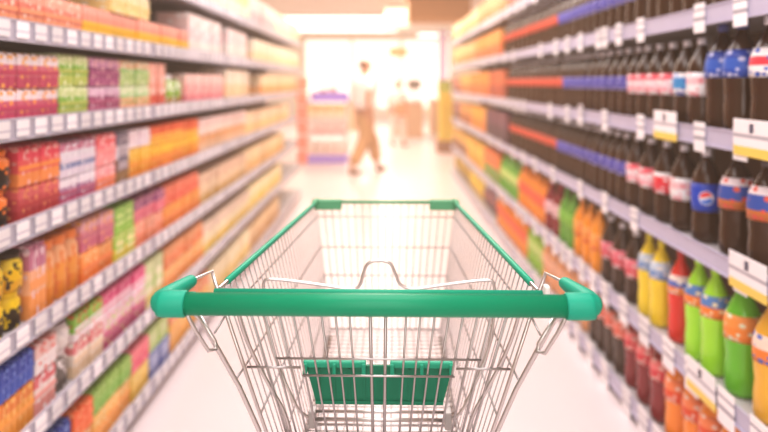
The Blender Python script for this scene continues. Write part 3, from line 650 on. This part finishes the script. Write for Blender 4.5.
def person(label, loc, rz, h, stride, topm, legm, hairm, shoem, arms, bag=False):
    t = thing('person', label, 'person', loc, rz); k = h/1.7
    # local: faces +y, x to the right
    J = lambda x, y, z: (x*k, y*k, z*k)
    hipz = .90
    fl, fr = stride, -stride      # left foot ahead, right behind
    an = {-1: J(-.09, fl, .085), 1: J(.09, fr, .10 if stride > .15 else .085)}
    kn = {-1: J(-.095, fl*.55+.05, .49), 1: J(.095, fr*.45+.07, .48)}
    V = [(*J(0, 0, hipz), (.155*k, .11*k)), (*J(0, 0, 1.08), (.145*k, .10*k)), (*J(0, 0, 1.28), (.17*k, .11*k)), (*J(0, .0, 1.40), (.13*k, .085*k)), (*J(0, .005, 1.46), .055*k), (*J(0, .01, 1.50), .055*k)]
    E = [(0, 1), (1, 2), (2, 3), (3, 4), (4, 5)]
    V += [(*J(0, .015, 1.56), (.068*k, .080*k)), (*J(0, .02, 1.63), (.076*k, .092*k)), (*J(0, .01, 1.68), (.05*k, .06*k))]; E += [(5, 6), (6, 7), (7, 8)]
    for s in (-1, 1):
        n = len(V)
        V += [(*J(s*.09, 0, .84), .09*k), (*kn[s], .056*k), (*[a*.5+b*.5 for a, b in zip(kn[s], an[s])], .052*k), (*an[s], .036*k), (an[s][0]+s*.01*k, an[s][1]+.10*k, an[s][2]-.055*k, .030*k), (an[s][0]+s*.015*k, an[s][1]+.16*k, an[s][2]-.06*k, .022*k)]
        E += [(0, n), (n, n+1), (n+1, n+2), (n+2, n+3), (n+3, n+4), (n+4, n+5)]
        el, wr = arms[s]; el = J(*el); wr = J(*wr); n = len(V)
        V += [(*J(s*.185, 0, 1.385), .055*k), (*el, .040*k), (*wr, .026*k)]
        E += [(3, n), (n, n+1), (n+1, n+2)]
        hand(V, E, n+2, wr, Vector(wr)-Vector(el), k, 1)
    skinned('body', V, E, M_skin, t, 2)
    # face
    part('face', lambda b: (sweep(b, [J(0, .108, 1.612), J(0, .128, 1.585), J(0, .112, 1.575)], [.006*k, .012*k, .008*k], 8), sweep(b, [J(-.02, .100, 1.545), J(.02, .100, 1.545)], .006*k, 8),
         *[lathe(b, [(.004*k, J(0, 0, 1.612)[2]), (.011*k, J(0, 0, 1.618)[2]), (.004*k, J(0, 0, 1.624)[2])], 10, cx=s*.03*k, cy=.098*k) for s in (-1, 1)],
         *[sweep(b, [J(s*.078, .0, 1.59), J(s*.084, -.004, 1.615), J(s*.078, .0, 1.635)], [.008*k, .012*k, .008*k], 8) for s in (-1, 1)]), mat('face_tone', (.5, .24, .16), rough=.5), t)
    # clothes
    V = [(*J(0, 0, .93), (.23*k, .20*k)), (*J(0, 0, 1.08), (.225*k, .19*k)), (*J(0, 0, 1.28), (.235*k, .19*k)), (*J(0, 0, 1.395), (.14*k, .095*k)), (*J(0, .004, 1.44), .068*k)]; E = [(0, 1), (1, 2), (2, 3), (3, 4)]
    for s in (-1, 1):
        el = J(*arms[s][0]); n = len(V); sh = J(s*.188, 0, 1.385)
        V += [(*sh, .085*k), (*[a*.25+b*.75 for a, b in zip(sh, el)], .075*k)]; E += [(3, n), (n, n+1)]
    skinned('shirt', V, E, topm, t)
    V = [(*J(0, 0, .93), (.18*k, .15*k)), (*J(0, 0, .86), (.18*k, .15*k))]; E = [(0, 1)]
    for s in (-1, 1):
        n = len(V); lo = [a*.12+b*.88 for a, b in zip(kn[s], an[s])]
        V += [(*J(s*.095, 0, .80), .135*k), (*kn[s], .102*k), (*lo, .088*k)]; E += [(1, n), (n, n+1), (n+1, n+2)]
    skinned('trousers', V, E, legm, t)
    V = [(*J(0, -.02, 1.66), (.083*k, .088*k)), (*J(0, -.03, 1.60), (.080*k, .070*k)), (*J(0, -.03, 1.55), (.06*k, .045*k))]
    skinned('hair', V, [(0, 1), (1, 2)], hairm, t)
    for s in (-1, 1):
        a = an[s]
        skinned('shoe', [(a[0], a[1]-.03*k, a[2]-.035*k, .042*k), (a[0]+s*.008*k, a[1]+.07*k, a[2]-.05*k, .042*k), (a[0]+s*.014*k, a[1]+.17*k, a[2]-.055*k, .034*k)], [(0, 1), (1, 2)], shoem, t, 1)
    return t
M_ws = mat('white_shirt', (.95, .92, .92), rough=.8); M_tan = mat('tan_cloth', (.62, .38, .20), rough=.85)
M_hair = mat('dark_hair', (.16, .08, .05), rough=.6); M_shoe = mat('brown_leather', (.30, .14, .08), rough=.5)
person('person in white shirt and tan trousers striding across the aisle end', (-.28, 9.1, 0), math.radians(-52), 1.64, .31, M_ws, M_tan, M_hair, M_shoe,
       {-1: ((-.27, .06, 1.14), (-.24, .22, .98)), 1: ((.25, -.12, 1.13), (.25, -.10, .87))})
person('smaller person in pale clothes walking beyond the man in tan trousers', (.27, 13.1, 0), math.radians(-150), 1.36, .14, M_ws, mat('pale_cloth', (.85, .74, .68), rough=.85), mat('brown_hair', (.30, .16, .08), rough=.6), M_shoe,
       {-1: ((-.25, .02, 1.13), (-.23, .10, .90)), 1: ((.25, -.02, 1.13), (.24, .05, .88))})
# bag held by the second person
bg = thing('shoulder_bag', 'coral red bag carried by the smaller distant person', 'bag', (.33, 12.86, .62))
part('bag_body', lambda b: bx(b, -.12, .12, -.05, .05, 0, .26, .03), mat('coral_cloth', (.85, .30, .16), rough=.7), bg)
part('bag_strap', lambda b: sweep(b, smooth_path([(-.09, 0, .25), (-.07, 0, .38), (0, 0, .44), (.07, 0, .38), (.09, 0, .25)], 2), .01, 8), mat('strap_cloth', (.6, .2, .1), rough=.7), bg)

# ------------------------------------------------------------------ things at the far end
M_lil = mat('lilac_plastic', (.42, .28, .86), rough=.5); M_wht = mat('white_laminate', (.88, .80, .78), rough=.5)
st = thing('display_stand', 'pale promotional stand with lilac header tray and violet base', 'display stand', (-.94, 10.6, 0))
part('base', lambda b: bx(b, -.34, .34, -.3, .3, .0, .12, .01), M_lil, st)
part('side_panel', lambda b: bx(b, -.34, -.32, -.28, .28, .12, 1.0, .004), M_wht, st)
part('side_panel', lambda b: bx(b, .32, .34, -.28, .28, .12, 1.0, .004), M_wht, st)
for z in (.12, .42, .72): part('shelf', lambda b: bx(b, -.32, .32, -.28, .28, z, z+.02), M_wht, st)
part('header_tray', lambda b: (bx(b, -.22, .36, -.3, -.28, .98, 1.14, .004), bx(b, -.34, .34, -.28, .28, .98, 1.0), bx(b, .32, .34, -.28, .28, 1.0, 1.12)), M_lil, st)
sc = [('#f0d0c8', '#f6e4dc'), ('#e8b8b8', '#f4d8d4'), ('#f4e0b8', '#e8c070')]
for j, z in enumerate((.14, .44, .74)):
    for i in range(4):
        me = mesh('carton', lambda b: bx(b, -.07, .07, -.1, .1, 0, .2, .004), band_mat('stand_%d' % j, Bd(*sc[j]), '#ffffff'))
        tag(put('carton', me, None, (-.94-.24+i*.16, 10.45, z+.0005)), '%s pale carton from the left, %s tray of the lilac stand' % (['first', 'second', 'third', 'fourth'][i], ['bottom', 'middle', 'upper'][j]), 'carton', 'cartons in the lilac display stand')
for i, (x, c) in enumerate(((-1.15, '#d89a78'), (-1.0, '#c88860'), (-.84, '#e8c4b0'))):
    me = mesh('gift_box', lambda b: (bx(b, -.06, .06, -.08, .08, 0, .12+.04*i, .004), bx(b, -.065, .065, -.085, .085, .12+.04*i, .14+.04*i, .003)), band_mat('gift_%d' % i, Bd(c, c), None))
    tag(put('gift_box', me, None, (x, 10.6, 1.0005)), ['low brown box on top of the lilac display stand', 'middle brown box on top of the lilac display stand', 'tall pale box on top of the lilac display stand'][i], 'box')
M_yel = mat('yellow_board', (.85, .62, .08), rough=.6)
en = thing('end_display', 'narrow yellow green end display beside the right shelving', 'display stand', (1.12, 11.9, 0))
part('base', lambda b: bx(b, -.14, .16, -.2, .2, 0, .22, .01), mat('brown_board', (.35, .16, .08), rough=.7), en)
part('tower', lambda b: bx(b, -.10, .14, -.18, .18, .22, 1.1, .01), M_yel, en)
part('header', lambda b: bx(b, -.12, .12, -.01, .01, 1.1, 1.32, .004), mat('olive_board', (.5, .55, .12), rough=.7), en)
for z in (.4, .62, .84): part('tray', lambda b: (bx(b, -.10, .14, -.26, -.18, z, z+.02), bx(b, -.10, .14, -.27, -.26, z, z+.08)), M_yel, en)
M_ctr = mat('counter_laminate', (.70, .44, .26), rough=.6); M_scr = mat('screen_case', (.25, .18, .14), rough=.5)
for i, (x, y, lb) in enumerate(((.62, 15.6, 'tan checkout counter with till just right of the smaller person'), (1.5, 16.8, 'tan checkout counter with till beside the lilac column'), (-.7, 17.5, 'tan checkout counter partly hidden behind the striding man'))):
    c = thing('checkout_counter', lb, 'checkout', (x, y, 0), group='checkout counters at the shop front')
    part('cabinet', lambda b: bx(b, -.3, .3, -.6, .6, 0, .82, .01), M_ctr, c)
    part('worktop', lambda b: bx(b, -.34, .34, -.66, .66, .82, .87, .01), M_wht, c)
    part('screen_post', lambda b: bx(b, .1, .14, -.02, .02, .87, 1.15), M_scr, c)
    part('till_screen', lambda b: bx(b, -.05, .28, -.03, .0, 1.12, 1.36, .008), M_scr, c)
sg = thing('hanging_sign', 'small tan oval sign hanging before the bright windows', 'sign', (.36, 16, 2.05))
def oval(b):
    vs = [b.verts.new((.26*math.cos(a*math.pi/12), y, .13*math.sin(a*math.pi/12))) for y in (-.015, .015) for a in range(24)]
    b.faces.new(vs[:24]); b.faces.new(vs[24:][::-1])
    for k in range(24): b.faces.new((vs[k], vs[(k+1) % 24], vs[24+(k+1) % 24], vs[24+k]))
part('sign_board', oval, mat('tan_board', (.65, .50, .20), rough=.7), sg)
for x in (-.15, .15): part('sign_wire', lambda b: sweep(b, [(x, 0, .1), (x, 0, .74)], .004, 6), M_case, sg)
# clip strip of coral packets at the end of the left shelving
cl = thing('clip_strip', 'coral red strip of hanging packets at far end of left shelving', 'clip strip', (-.86, 6.75, .42))
part('strip', lambda b: bx(b, -.012, .012, .0, .004, 0, .95), M_wht, cl)
for k in range(6):
    part('packet', lambda b: bx(b, -.055, .055, -.02, -.001, .02+k*.155, .155+k*.155, .006), mat('coral_packet', (.90, .36, .26), rough=.5), cl)
part('strip_hook', lambda b: bx(b, -.068, .01, .001, .004, .93, .95), M_case, cl)

# ------------------------------------------------------------------ camera
cam = bpy.data.cameras.new('camera'); co = bpy.data.objects.new('camera', cam); C.objects.link(co)
co.location = (0, 0, EYE); co.rotation_euler = (math.radians(90), 0, 0)
cam.sensor_width = 36; cam.lens = F/768*36; cam.shift_y = -(216-HY)/768; cam.clip_start = .02; cam.clip_end = 100
cam.dof.use_dof = True; cam.dof.focus_distance = 1.0; cam.dof.aperture_fstop = 1.95
sc_ = bpy.context.scene; sc_.camera = co
sc_.view_settings.view_transform = 'Standard'; sc_.view_settings.look = 'None'; sc_.view_settings.exposure = .12; sc_.view_settings.gamma = .86
